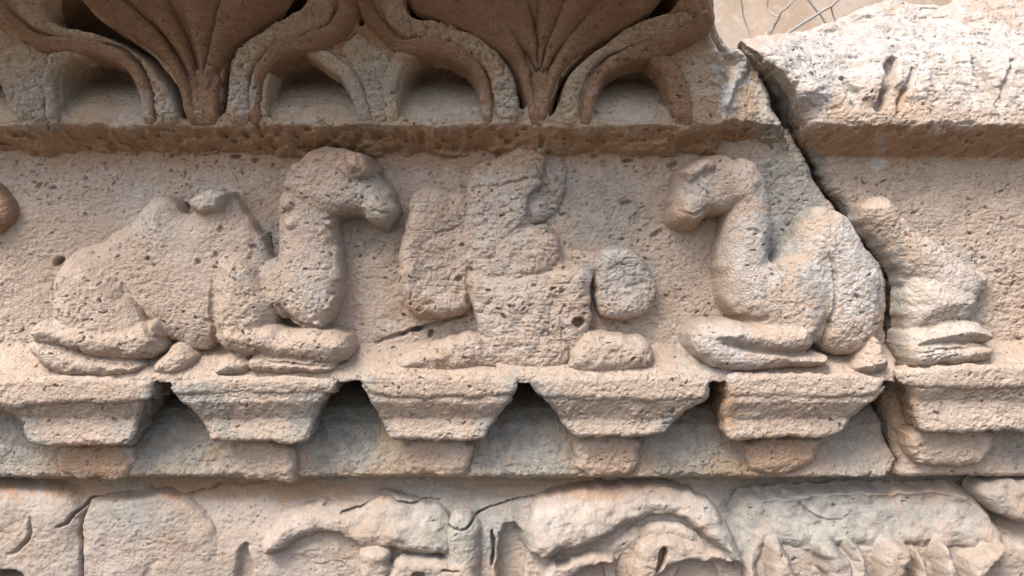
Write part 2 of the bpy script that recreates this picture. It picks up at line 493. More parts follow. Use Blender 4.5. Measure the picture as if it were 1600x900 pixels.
# the niches between and above the capitals
def niche_floor(X, Z):
    return np.interp(Z, [-292, -268, -245, -215, -192, -172, -155, -140], [12, 6, -4, -18, -44, -100, -145, -165]) + 3 * fbm(X / 30, Z / 30, 5)
niche = np.zeros_like(FB.X)
t = sstep(-139.5, -143, FB.wz)
FB.H = FB.H * (1 - t) + niche_floor(FB.X, FB.Z) * t
FB.poly([(-110, 700), (70, 690), (95, 775), (-110, 775)], 10, 12, 20, k=4)
FB.rough(1.0, pits=1 / 150., flake=.55)
FB.holes([(90, 407, 8, 6, .3, 22), (286, 322, 8, 8, 0, 26), (649, 514, 9, 5, .5, 22), (673, 519, 5, 6, 0, 18), (630, 522, 6, 3, .4, 10), (82, 295, 5, 3, 0, 8), (372, 246, 7, 4, 0, 14), (400, 250, 6, 4, 0, 10), (980, 252, 7, 4, .2, 12), (930, 245, 6, 3, .2, 10), (1050, 258, 9, 4, .1, 12), (1005, 240, 9, 3, .1, 10), (870, 262, 6, 3, 0, 10), (980, 318, 9, 4, .4, 8), (1025, 365, 9, 4, .3, 8),
          (232, 723, 6, 3, 0, 7), (420, 380, 8, 14, 0, 12), (207, 740, 5, 4, 0, 10)], 0)
FB.carve([(590, 535, 3, 4), (625, 522, 4, 12), (652, 512, 5, 14), (690, 502, 4, 12), (728, 492, 3, 8)], 0)
FB.carve([(480, 722, 2, 3), (500, 722, 3, 6), (512, 712, 2, 4)], 0)
FB.carve([(660, 400, 1, 1), (690, 395, 2, 3)], 0)
cut = [(-400, -100), (1150, -100)] + CRACK + [(1384, 1200), (-400, 1200)]
dcr = crackfall(FB, cut, lambda y: float(np.interp(y, [240, 540, 590, 600, 640, 740], [3, 3, 40, -10, -15, 8])), lip=8)
bottom = 450 - 747 + 2.2 * vnoise(FB.X / 22, FB.X * 0 + 3.3, 9) + 1.4 * vnoise(FB.X / 7, FB.X * 0 + 1.3, 19)
zb = FB.Z - bottom * (1 - 10 / D)
FB.H -= np.where(zb < 7, (7 - np.maximum(zb, 0)) ** 2 * .22, 0)
FB.build('block_face', TAN, left, floor=-900, dist=np.minimum(dcr, zb), back=-260)

# niche backs are grey stone of the same block: thin rough slabs of the face, one per opening
# ------------------------------------------------------------------ cornice
def relbase(X, Z):
    return 2.0 * fbm(X / 60, Z / 60, 12, 2)
CO = Field(-930, 500, 190, 450, step=1.6, seed=3, warp=1.6)
CO.H = relbase(CO.X, CO.Z)
# arches
def arch_floor(X, Z):
    return np.interp(Z, [240, 256, 272, 288, 304, 320, 336, 350], [-3, -8, -20, -40, -66, -94, -118, -130])
ARCHES = [
    [(94, 192), (92, 150), (96, 116), (114, 86), (150, 73), (186, 82), (214, 108), (231, 144), (239, 192)],
    [(410, 192), (411, 150), (419, 110), (444, 82), (478, 73), (512, 84), (540, 112), (556, 148), (562, 192)],
    [(618, 192), (621, 150), (632, 112), (656, 82), (690, 73), (726, 86), (748, 114), (757, 150), (760, 192)],
    [(922, 192), (929, 145), (946, 110), (980, 91), (1020, 90), (1044, 116), (1057, 150), (1064, 192)],
    [(-110, 192), (-108, 150), (-90, 115), (-60, 95), (-30, 98), (-8, 122), (10, 150), (22, 192)],
]
for a in ARCHES:
    CO.sink(a, corn_py, arch_floor, edge=4)
# dark slots between leaves and bands
for a in ([(95, -60), (128, 8), (190, 50), (232, 82), (262, 112), (282, 140), (292, 168), (296, 186), (279, 186), (276, 160), (264, 134), (238, 104), (198, 76), (140, 52), (70, 40), (40, -60)],
          [(405, -40), (408, 2), (376, 36), (356, 72), (346, 112), (340, 160), (339, 188), (355, 170), (357, 140), (366, 84), (392, 60), (422, 42), (456, 30), (490, 8), (490, -60)],
          [(632, -60), (632, 28), (650, 34), (690, 36), (722, 50), (758, 66), (788, 95), (804, 122), (809, 172), (824, 172), (823, 138), (815, 105), (798, 78), (765, 46), (705, 6), (690, -60)],
          [(1040, -60), (1012, 4), (950, 46), (912, 80), (878, 112), (866, 142), (853, 188), (872, 175), (880, 136), (896, 108), (932, 80), (966, 55), (1002, 32), (1062, 14), (1080, -60)],
          [(548, -40), (556, 40), (566, 40), (572, 20), (563, -40)]):
    CO.sink(a, corn_py, lambda X, Z: np.interp(Z, [238, 262, 300], [-30, -90, -135]), edge=6, sm=1)
CO.carve([(22, 115, 2, 3), (30, 130, 2, 6), (60, 100, 2, 5)], corn_py)
# bottom lip and the torn right-hand end
lip = 241 + 2.5 * vnoise(CO.X / 25, CO.X * 0, 5) + 1.5 * vnoise(CO.X / 8, CO.X * 0, 6) - np.interp(CO.X, [0, 200, 260, 330, 420], [0, 0, 6 - 6, -12, -8]) - 9 * sstep(150, 330, CO.X) * fbm(CO.X / 40, CO.X * 0, 47, 3)
rag = 1.5 * fbm(CO.X / 40, CO.Z / 25, 33, 3) + np.interp(CO.X, [-800, -150, 100, 250, 420], [0, 0, -.35, -.3, -.2])
def under(X, Z, lp):
    return np.where(Z < lp, np.minimum((lp - Z) * 2.15, 100), 0)
CO.H -= under(CO.X, CO.Z, lip) * (1 + np.clip(rag * .35, -.35, .2)) + sstep(206, 196, CO.Z) * 40
rr = sstep(180, 330, CO.X)
CO.H += rr * sstep(262, 236, CO.Z) * (12 * fbm(CO.X / 34, CO.Z / 22, 38, 4) + 6 * np.abs(vnoise(CO.X / 14, CO.Z / 10, 39)) - 6)
dn = sstep(lip + 2, lip - 6, CO.Z)
CO.H += dn * (5 * fbm(CO.X / 30, CO.Z / 12, 35, 3) + 3 * vnoise(CO.X / 9, CO.Z / 6, 36) - 9 * sstep(.35, .6, vnoise(CO.X / 12, CO.Z / 7, 43)) + 2 * vnoise(CO.X / 4, CO.Z / 3, 44))
def torn(X, Z):
    """how much is knocked off the right end"""
    px = 800 + X / (1 - corn_z(Z) / D); py = 450 - Z / (1 - corn_z(Z) / D)
    edge = np.interp(py, [-60, 0, 40, 80, 110, 150, 200, 240], [1085, 1092, 1102, 1112, 1108, 1095, 1090, 1090]) + 10 * fbm(X / 25, Z / 25, 44, 3)
    w = np.interp(py, [-60, 0, 60, 110, 160, 240], [20, 24, 40, 70, 110, 120])
    d = np.interp(py, [-60, 0, 60, 100, 130, 170, 240], [150, 125, 95, 75, 58, 36, 14])
    return d * sstep(0, 1, (px - edge) / w), sstep(0, .3, (px - edge) / w)
td, tm = torn(CO.X, CO.Z)
CO.H = CO.H - td
CO.H += tm * (5 * fbm(CO.X / 22, CO.Z / 22, 71, 4) + 3 * np.abs(vnoise(CO.X / 11, CO.Z / 9, 72)))
w_, sc_, ww_, hh_, _ = CO._stroke([(1160, 70, 16, 16), (1172, 92, 16, 16), (1152, 122, 13, 14), (1134, 168, 8, 8)], 60)
CO.H[w_] += hh_ * sstep(0, 1, np.clip(sc_ / ww_, 0, 1))
CO.rough(1.0, pits=1 / 190., flake=.5)
sil = [(-400, -300), (1088, -300), (1096, -20), (1107, 6), (1118, 36), (1138, 58), (1158, 68), (1172, 72)] + CRACK[1:8] + [(1290, 420), (-400, 420)]
pts = [W(p, float(np.interp(p[1], [60, 110, 150, 200, 240, 260], [70, 50, 52, 50, 10, 4]))) for p in sil]
dco = poly_sdf(CO.wx, CO.wz, pts)
CO.H = CO.H - np.where(dco < 12, (12 - np.maximum(dco, 0)) ** 2 * .09, 0)
BROWNISH = [(300, 60, 420, 120, .0, 2)]
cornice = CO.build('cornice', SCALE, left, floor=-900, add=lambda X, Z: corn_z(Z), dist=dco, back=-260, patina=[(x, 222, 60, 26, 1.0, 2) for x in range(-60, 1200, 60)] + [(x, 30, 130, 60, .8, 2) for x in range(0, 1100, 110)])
cornice['label'] = 'overhanging brown cornice of palmettes and small arches along the top of the block'

ADD = lambda X, Z: corn_z(Z)
def cpart(name, fn, px, mat, amp=.8, flake=0., pits=1 / 160., step=1.6, warp=1.3, pad=34, seed=None, label=None, fl=-16):
    p = [W(q, corn_py) for q in px]
    a = np.array(p)
    cpart.n += 1
    F = Field(a[:, 0].min() - pad, a[:, 0].max() + pad, a[:, 1].min() - pad, min(a[:, 1].max() + pad, 424), step=step, seed=seed or 100 + cpart.n, warp=warp)
    fn(F)
    F.H -= sstep(256, 240, F.Z) * 7 + np.where(F.Z < 242, (242 - F.Z) * 3.5, 0)
    F.rough(amp, pits=pits, flake=flake, big=.5)
    o = F.build(name, mat, cornice, floor=fl, add=ADD)
    if label: o['label'] = label
    return o
cpart.n = 0

def leaf(pts):
    cpart('leaf', lambda F: F.stroke([(a, b_, w * .93, h + 3) for a, b_, w, h in pts], corn_py, b=.02, k=2, slope=4), pts, BROWN, amp=.7, pits=1 / 110.)
def leaf_poly(pts, h, r):
    cpart('leaf', lambda F: F.poly(pts, corn_py, h, r, b=.4), pts, BROWN, amp=.7, pits=1 / 110.)
# left palmette
leaf([(120, -40, 22, 26), (165, 5, 21, 26), (212, 38, 18, 24), (250, 70, 15, 22), (277, 104, 11, 18), (290, 136, 9, 15), (302, 188, 9, 10)])
leaf([(205, -40, 26, 32), (238, 0, 23, 30), (268, 42, 17, 27), (291, 78, 11, 22), (305, 112, 6, 14), (312, 140, 4, 9)])
leaf([(312, -40, 30, 36), (313, 0, 26, 34), (317, 50, 19, 30), (320, 92, 9, 22), (321, 118, 4, 12)])
leaf([(418, -40, 23, 32), (390, 0, 21, 30), (360, 40, 17, 27), (343, 78, 12, 22), (332, 112, 9, 16), (326, 140, 6, 10)])
leaf_poly([(292, 118), (318, 106), (346, 112), (341, 150), (340, 200), (297, 200), (300, 160)], 11, 14)
# right palmette
leaf([(660, -40, 28, 26), (712, -2, 25, 28), (760, 30, 22, 26), (795, 70, 16, 22), (815, 105, 11, 18), (828, 150, 8, 12), (832, 180, 6, 9)])
leaf([(775, -40, 30, 34), (793, 0, 26, 32), (815, 42, 19, 28), (832, 82, 9, 22), (839, 108, 4, 12)])
leaf([(866, -40, 22, 34), (862, 0, 20, 32), (852, 45, 14, 28), (845, 82, 7, 20), (843, 105, 4, 12)])
leaf([(930, -40, 26, 34), (908, 0, 23, 32), (880, 45, 17, 28), (860, 84, 9, 22), (849, 112, 5, 12)])
leaf([(1020, -40, 23, 30), (985, -2, 22, 30), (938, 34, 19, 27), (896, 70, 15, 24), (868, 104, 11, 18), (856, 140, 9, 13), (846, 180, 7, 10)])
leaf_poly([(826, 118), (846, 108), (868, 112), (862, 150), (850, 200), (826, 200), (828, 160)], 11, 13)
# broad scaly bands that curl over the arches
def band(pts, h=15, r=15):
    cpart('scaly_band', lambda F: F.poly(pts, corn_py, h, r, b=.45), pts, SCALE, amp=1.9, flake=1.9, pits=1 / 200., fl=-34)
band([(22, -50), (62, -50), (72, 30), (100, 46), (140, 50), (200, 76), (240, 106), (265, 137), (277, 165), (279, 200), (247, 200), (243, 150), (226, 104), (195, 75), (140, 66), (90, 62), (55, 44), (32, 20)])
band([(354, 200), (357, 140), (366, 84), (392, 60), (422, 42), (456, 27), (487, 8), (490, -50), (522, -50), (523, 26), (508, 48), (470, 62), (426, 76), (401, 100), (392, 125), (390, 200)])
band([(586, -50), (624, -50), (634, 32), (690, 38), (722, 50), (758, 66), (788, 95), (804, 122), (809, 160), (809, 200), (778, 200), (771, 140), (756, 105), (720, 78), (680, 66), (632, 60), (606, 42)])
band([(872, 200), (880, 136), (896, 108), (932, 80), (966, 55), (1002, 31), (1062, 18), (1088, 34), (1070, 46), (1020, 68), (975, 78), (944, 90), (920, 115), (906, 145), (903, 200)])
# smooth roll mouldings
def roll(name, pts, mat=BROWN, flake=0., amp=.6):
    cpart(name, lambda F: F.stroke(pts, corn_py, b=.3, k=3), pts, mat, amp=amp, flake=flake, pits=1 / 260., fl=-34)
roll('roll_moulding', [(-30, -27, 10.1, 18), (8, 20, 10.1, 18), (34, 44, 10.1, 18), (58, 66, 10.1, 18), (84, 74, 10.1, 18), (130, 74, 10.1, 18), (178, 81, 10.1, 18), (212, 104, 10.1, 18), (231, 140, 9.2, 16), (238, 194, 8.4, 12)])
roll('roll_moulding', [(398, 196, 7.6, 12), (400, 143, 8.4, 15), (408, 112, 9.2, 18), (430, 86, 10.1, 18), (470, 72, 10.1, 18), (508, 61, 10.1, 19), (538, 40, 10.1, 20), (547, 6, 10.1, 20), (546, -42, 10.1, 20)])
roll('roll_moulding', [(566, -42, 10.1, 20), (570, 6, 10.1, 20), (586, 36, 10.1, 19), (606, 60, 10.1, 18), (634, 78, 10.1, 16), (668, 75, 10.1, 18), (702, 78, 10.1, 18), (734, 96, 10.1, 17), (754, 124, 9.2, 15), (760, 158, 8.4, 12), (760, 194, 7.6, 9)])
roll('roll_moulding', [(913, 194, 8.4, 12), (920, 148, 9.2, 15), (936, 116, 9.2, 18), (966, 94, 10.1, 18), (1010, 81, 10.9, 19), (1060, 63, 11.8, 20), (1096, 42, 12.6, 20)])
# arch jambs
roll('arch_jamb', [(134, 74, 9, 8), (110, 82, 10, 13), (89, 96, 10, 14), (80, 118, 10, 14), (80, 142, 9, 13), (83, 196, 9, 10)], SCALE, 1.0, 1.1)
roll('arch_jamb', [(462, 70, 4, 1), (490, 82, 6, 5), (520, 96, 11, 11), (546, 120, 11, 11), (563, 152, 11, 10), (571, 196, 11, 8)], SCALE, .7, 1.0)
roll('arch_jamb', [(652, 76, 8, 8), (632, 86, 10, 12), (617, 104, 10, 13), (609, 130, 10, 13), (611, 160, 9, 11), (614, 196, 8, 7)], SCALE, .5, 1.0)
roll('arch_jamb', [(1026, 92, 10, 8), (1046, 108, 13, 11), (1060, 138, 14, 10), (1068, 190, 13, 6)], BROWN, .3, .9)
roll('arch_jamb', [(8, 100, 6, 6), (18, 130, 9, 8), (30, 165, 9, 8), (36, 196, 8, 7)], SCALE, .9, 1.0)
roll('arch_jamb', [(420, 118, 4, 7), (414, 140, 5, 8), (413, 178, 5, 8)], SCALE, .8, 1.0)
# scaly spandrels
def spandrel(pts, h=6):
    cpart('spandrel', lambda F: F.poly(pts, corn_py, h, 10, b=.3), pts, SCALE, amp=1.3, flake=1.1, pits=1 / 200.)
spandrel([(-20, 40), (0, 45), (40, 70), (62, 86), (76, 92), (72, 150), (76, 198), (38, 198), (24, 140), (-20, 90)])
spandrel([(528, 76), (552, 56), (566, 52), (588, 72), (616, 92), (604, 130), (606, 198), (580, 198), (574, 140), (552, 104)])

# ------------------------------------------------------------------ capitals
def capital(parent, ab, bell, shaft, label, dep=78, seed=200, shaft_h=27, ytop=588, yab=626, yb=655, side=0, shaft_mat=TAN, hab=80, hb=60):
    a = np.array([W(p, 55) for p in ab + bell])
    F = Field(a[:, 0].min() - 14, a[:, 0].max() + 14, a[:, 1].min() - 14, a[:, 1].max() + 14, step=1.6, seed=seed, warp=1.6)
    pts = chaikin([W(p, hb) for p in bell], 1)
    d = poly_sdf(F.wx, F.wz, pts)
    zt, zm, zl = [(450 - y) * (1 - hb / D) for y in (yab, yb, 690)]
    prof = np.interp(F.wz, [zl, zm, zt, zt + 40], [hb + 1, hb - 5, hab - 6, hab - 4])
    t = np.clip(d / 8, 0, 1)
    F.H = prof - 11 * (1 - np.sqrt(1 - (1 - t) ** 2))
    F.rough(1.0, pits=1 / 200., flake=.3, big=.7)
    cap = F.build('capital', TAN, parent, floor=-45, dist=d, back=-175)
    cap['label'] = label
    A = Field(a[:, 0].min() - 14, a[:, 0].max() + 14, W((0, yab + 14), 78)[1], W((0, ytop - 12), 78)[1], step=1.6, seed=seed + 1, warp=1.6)
    pts = chaikin([W(p, hab) for p in ab], 1)
    d = poly_sdf(A.wx, A.wz, pts)
    t = np.clip(d / 9, 0, 1)
    A.H = hab - 10 * (1 - np.sqrt(1 - (1 - t) ** 2))
    A.rough(1.0, pits=1 / 200., flake=.3, big=.6)
    A.build('abacus', TAN, cap, floor=-45, dist=d, back=-175)
    S = None
    s_ = np.array([W(p, 25) for p in shaft])
    S = Field(s_[:, 0].min() - 14, s_[:, 0].max() + 14, s_[:, 1].min() - 10, s_[:, 1].max() + 14, step=1.7, seed=seed + 2, warp=2.4)
    S.poly(shaft, 25, shaft_h, 16, b=.45, k=2, sm=1, slope=5)
    S.rough(1.2, pits=1 / 300., flake=.5, big=.9)
    S.build('shaft', shaft_mat, cap, floor=-25)
    return cap

capital(left, [(-60, 589), (236, 589), (238, 618), (226, 628), (-60, 640)],
        [(-60, 600), (236, 600), (234, 622), (218, 644), (204, 690), (192, 697), (150, 694), (100, 700), (46, 698), (22, 650), (-2, 634), (-60, 620)],
        [(84, 690), (206, 690), (208, 725), (200, 750), (85, 752)], 'leftmost capital, cut by the left edge, under the left camel\'s hind leg', seed=210)
capital(left, [(265, 590), (525, 588), (524, 604), (516, 616), (278, 619), (267, 612)],
        [(268, 600), (523, 598), (516, 612), (498, 640), (482, 688), (470, 694), (400, 690), (336, 693), (326, 684), (304, 642), (276, 616)],
        [(354, 686), (460, 686), (462, 752), (448, 754), (360, 752)], 'second capital from the left, under the left camel\'s folded foreleg', seed=220)
capital(left, [(560, 590), (578, 586), (808, 586), (806, 614), (794, 622), (586, 622), (570, 606)],
        [(566, 596), (806, 596), (804, 616), (782, 642), (762, 680), (752, 690), (616, 690), (606, 682), (590, 642), (574, 612)],
        [(628, 684), (736, 684), (737, 735), (722, 746), (640, 744), (630, 735)], 'central capital under the worn seated figure', seed=230)
capital(left, [(832, 590), (850, 586), (1112, 586), (1110, 614), (1098, 630), (858, 624), (838, 608)],
        [(836, 598), (1110, 598), (1106, 624), (1076, 636), (1050, 664), (1034, 682), (960, 684), (900, 684), (884, 672), (866, 640), (844, 612)],
        [(898, 680), (1002, 678), (1002, 735), (980, 748), (905, 746)], 'fourth capital from the left, between seated figure and right camel', seed=240)
capital(left, [(1132, 588), (1150, 584), (1385, 584), (1376, 606), (1362, 622), (1150, 624), (1136, 618)],
        [(1132, 596), (1380, 596), (1364, 618), (1342, 642), (1316, 678), (1300, 684), (1210, 684), (1146, 692), (1136, 680), (1134, 640)],
        [(1164, 684), (1286, 680), (1284, 712), (1262, 738), (1180, 744), (1166, 730)], 'capital under the right camel, beside the crack', seed=250)

# grey niche backs
def niche_back(px, seed):
    a = np.array([W(p, 0) for p in px])
    F = Field(a[:, 0].min() - 6, a[:, 0].max() + 6, a[:, 1].min() - 6, a[:, 1].max() + 6, step=1.9, seed=seed, warp=1.5)
    pts = [W(p, -5) for p in px]
    d = poly_sdf(F.wx, F.wz, pts)
    F.H = niche_floor(F.X, F.Z) + 5 + 3 * fbm(F.X / 40, F.Z / 40, seed)
    F.H = np.where(d < 0, F.H + 3 * d, F.H)
    F.rough(1.15, pits=1 / 500., flake=1.0, big=1.6)
    zb = F.Z - (450 - 743)
    F.H -= np.where(zb < 9, (9 - np.maximum(zb, -2)) ** 2 * .12, 0)
    F.build('niche_back', NICHE, left, keep=d > -5, floor=-200)
niche_back([(-60, 600), (20, 600), (145, 690), (145, 744), (-60, 744)], 301)
niche_back([(145, 690), (190, 600), (330, 600), (407, 690), (407, 744), (145, 744)], 302)
niche_back([(407, 690), (455, 600), (610, 600), (682, 690), (682, 744), (407, 744)], 303)
niche_back([(682, 690), (732, 600), (890, 600), (950, 690), (950, 744), (682, 744)], 304)
niche_back([(950, 690), (1000, 600), (1140, 600), (1222, 690), (1222, 744), (950, 744)], 305)

# ------------------------------------------------------------------ carvings
def carving(name, label, bb, fn, parent, seed, amp=1.0, pits=1 / 150., flake=.35, step=1.4, warp=2.4, holes=(), mat=TAN, fl=-16):
    p0 = W((bb[0], bb[3]), 20); p1 = W((bb[2], bb[1]), 20)
    F = Field(p0[0], p1[0], p0[1], p1[1], step=step, seed=seed, warp=warp)
    fn(F)
    F.rough(amp, pits=pits, flake=flake, big=.9)
    if holes: F.holes(holes, 40)
    o = F.build(name, mat, parent, floor=fl)
    o['label'] = label
    return o

def camel_left(F):
    d = 40
    # trunk with its worn hump
    F.poly([(97, 404), (130, 388), (190, 356), (226, 316), (250, 302), (270, 312), (280, 334), (296, 330), (306, 312), (330, 300), (358, 302), (376, 328), (400, 362), (413, 396), (424, 412), (440, 440), (420, 490), (380, 520), (334, 542), (300, 546), (262, 530), (225, 520), (150, 540), (84, 500), (78, 452), (86, 424)], d, 52, 56, b=.45, k=4)
    # haunch
    F.poly([(95, 408), (140, 398), (180, 420), (200, 446), (216, 474), (246, 516), (250, 556), (180, 560), (90, 520), (78, 460)], d, 76, 46, b=.34, k=4)
    # folded hind leg, shank above, cannon below, foot
    F.poly([(40, 522), (52, 504), (76, 497), (120, 501), (170, 508), (214, 506), (240, 498), (250, 522), (242, 550), (206, 568), (160, 561), (112, 550), (76, 540), (50, 538)], 70, 82, 26, b=.45, k=4)
    F.poly([(42, 530), (62, 530), (80, 536), (112, 548), (170, 560), (226, 566), (214, 580), (190, 588), (150, 592), (92, 587), (62, 574), (44, 556)], 70, 78, 18, b=.6, k=3)
    F.poly([(222, 582), (236, 562), (254, 540), (270, 536), (288, 546), (300, 560), (294, 578), (270, 592), (238, 590)], 70, 72, 22, b=.45, k=3)
    # shoulder and upper arm
    F.poly([(338, 400), (372, 392), (402, 410), (424, 450), (436, 500), (420, 540), (372, 552), (344, 544), (332, 500), (338, 440)], d, 80, 40, b=.34, k=5)
    # forearm lying forward, and the shank folded under it
    F.poly([(340, 510), (372, 505), (420, 508), (452, 516), (490, 512), (526, 516), (546, 534), (547, 556), (524, 571), (470, 568), (404, 562), (352, 550), (336, 530)], 70, 86, 26, b=.45, k=4)
    F.poly([(386, 556), (420, 552), (520, 560), (518, 582), (470, 586), (400, 586), (384, 576)], 70, 78, 14, b=.55, k=2)
    F.poly([(332, 576), (344, 556), (368, 550), (392, 560), (390, 580), (366, 590), (340, 588)], 70, 80, 18, b=.5, k=3)
    # neck
    F.stroke([(490, 276, 34, 60), (476, 312, 44, 62), (477, 370, 48, 64), (482, 430, 51, 68), (484, 470, 45, 66), (488, 492, 22, 56)], 45, b=.4, k=5)
    F.poly([(406, 408), (430, 398), (470, 420), (470, 492), (436, 500), (400, 480)], 40, 60, 30, b=.4, k=12)
    # head
    F.poly([(434, 300), (447, 264), (478, 234), (504, 228), (546, 232), (574, 246), (582, 262), (600, 284), (614, 304), (620, 330), (608, 354), (588, 356), (572, 342), (552, 330), (534, 334), (510, 340), (470, 330)], 55, 68, 32, b=.42, k=6)
    F.poly([(555, 318), (590, 292), (612, 306), (620, 332), (606, 354), (586, 356), (568, 340)], 60, 76, 24, b=.4, k=8)
    F.poly([(540, 240), (572, 244), (582, 262), (576, 282), (556, 284), (544, 266)], 60, 77, 16, b=.6, k=4)
    F.poly([(536, 236), (566, 238), (582, 254), (584, 270), (566, 278), (544, 268)], 60, 86, 12, b=.7, k=3)
    F.carve([(528, 272, 4, 3), (552, 284, 5, 7), (578, 280, 4, 6), (590, 274, 3, 4)], 60)
    F.holes([(562, 270, 6, 3, .3, 6), (604, 318, 4, 3, 0, 4)], 60)
    # knob on the hump
    F.poly([(292, 318), (300, 302), (330, 293), (356, 299), (356, 316), (344, 334), (322, 336), (300, 332)], 50, 70, 14, b=.55, k=3)
    # curls down the throat
    rg = random.Random(5)
    for y in range(336, 506, 13):
        x = 516 + rg.uniform(-8, 3) + (4 if 410 < y < 470 else -2) - (y > 480) * 14
        r = rg.uniform(5, 10)
        F.poly([(x - r * 1.4, y - r * .6), (x + r * .2, y - r), (x + r * .6, y + r * .4), (x - r * .5, y + r), (x - r * 1.4, y + r * .5)], 50, 58 + rg.uniform(-4, 5), 9, b=.75, k=4)
    for (x, y) in ((458, 290), (452, 320), (456, 352), (470, 264), (476, 304), (500, 252), (522, 250), (496, 284)):
        F.poly([(x - 13, y - 8), (x + 8, y - 13), (x + 13, y + 4), (x, y + 13), (x - 13, y + 8)], 50, 68, 14, b=.85, k=6)
    F.carve([(196, 446, 4, 3), (216, 474, 5, 8), (240, 512, 6, 13), (262, 536, 5, 10)], d)
    F.carve([(336, 440, 3, 2), (332, 490, 4, 7), (336, 545, 4, 9)], d)
    F.carve([(440, 476, 4, 6), (456, 500, 4, 9), (500, 511, 3, 6)], 50)
    F.carve([(70, 541, 2, 3), (120, 556, 3, 5), (170, 569, 3, 5), (225, 571, 4, 6)], 70)
    F.carve([(350, 552, 3, 4), (400, 563, 3, 5), (470, 570, 3, 5), (530, 570, 3, 4)], 70)
    F.carve([(586, 332, 3, 3), (602, 336, 3, 4), (616, 330, 2, 3)], 60)
    F.carve([(556, 236, 2, 3), (574, 272, 3, 4), (560, 292, 2, 3)], 60)
carving('camel_relief', 'left carved camel kneeling and facing right, with a tall curved neck and worn hump', (10, 215, 650, 610), camel_left, left, 401,
        holes=[(103, 450, 3, 6, 0, 6), (395, 387, 5, 4, 0, 7), (236, 405, 4, 3, .4, 6), (340, 400, 4, 5, 0, 7), (310, 410, 5, 3, -.5, 7), (345, 360, 4, 6, .3, 7), (327, 500, 5, 4, 0, 6)])

def camel_right(F):
    d = 45
    # rear of the body and hump
    F.poly([(1214, 408), (1222, 386), (1248, 354), (1264, 326), (1288, 317), (1316, 333), (1342, 364), (1363, 394), (1376, 426), (1381, 464), (1379, 508), (1366, 536), (1338, 556), (1306, 556), (1268, 540), (1240, 480)], d, 72, 50, b=.42, k=4)
    # chest and shoulder
    F.poly([(1124, 416), (1160, 400), (1204, 412), (1218, 402), (1252, 384), (1284, 400), (1300, 440), (1296, 490), (1276, 540), (1220, 548), (1160, 506), (1132, 478)], d, 84, 44, b=.42, k=4)
    # forearm and shank
    F.poly([(1104, 506), (1148, 500), (1200, 506), (1250, 500), (1278, 506), (1276, 540), (1260, 556), (1220, 556), (1170, 549), (1130, 540), (1104, 540)], 75, 96, 26, b=.5, k=4)
    F.poly([(1082, 528), (1088, 508), (1106, 502), (1130, 506), (1146, 528), (1180, 540), (1240, 548), (1268, 548), (1296, 558), (1298, 570), (1284, 579), (1230, 580), (1170, 582), (1118, 578), (1096, 562)], 75, 86, 20, b=.6, k=3)
    # hind foot by the crack
    F.poly([(1334, 578), (1352, 548), (1366, 520), (1382, 530), (1388, 552), (1396, 572), (1380, 586), (1344, 587)], 75, 84, 20, b=.45, k=5)
    # neck
    F.stroke([(1158, 284, 40, 62), (1174, 322, 34, 66), (1170, 366, 35, 70), (1164, 412, 41, 74), (1174, 450, 46, 76)], 50, b=.4, k=6)
    # head
    F.poly([(1050, 326), (1056, 296), (1062, 266), (1086, 247), (1120, 238), (1162, 243), (1188, 260), (1200, 290), (1180, 330), (1142, 328), (1108, 336), (1098, 352), (1076, 360), (1056, 350)], 60, 72, 34, b=.4, k=5)
    F.poly([(1048, 338), (1056, 306), (1084, 296), (1108, 318), (1102, 346), (1078, 360), (1056, 354)], 64, 78, 22, b=.4, k=7)
    F.carve([(1212, 376, 4, 8), (1209, 400, 6, 26), (1216, 424, 5, 8), (1226, 446, 4, 3)], 60)
    F.carve([(1290, 396, 3, 3), (1302, 440, 5, 7), (1296, 492, 5, 9), (1278, 544, 5, 9)], d + 10)
    F.carve([(1132, 536, 3, 6), (1180, 550, 3, 6), (1240, 558, 3, 6), (1272, 552, 3, 5)], 80)
    F.carve([(1134, 474, 5, 10), (1156, 496, 5, 12), (1196, 498, 4, 6)], 70)
    F.carve([(1060, 332, 2, 4), (1084, 338, 3, 7), (1104, 324, 3, 5)], 65)
    F.poly([(1062, 268), (1086, 248), (1116, 244), (1120, 266), (1090, 274), (1074, 290)], 64, 82, 12, b=.7, k=3)
    F.carve([(1086, 270, 3, 3), (1100, 276, 4, 4), (1112, 270, 3, 3)], 65)
carving('camel_relief', 'right carved camel kneeling and facing left, pale and rounded, beside the crack', (1030, 220, 1415, 605), camel_right, left, 402,
        holes=[(1209, 408, 5, 6, 0, 14), (1168, 363, 11, 4, -.1, 4), (1343, 530, 6, 3, .5, 5)])

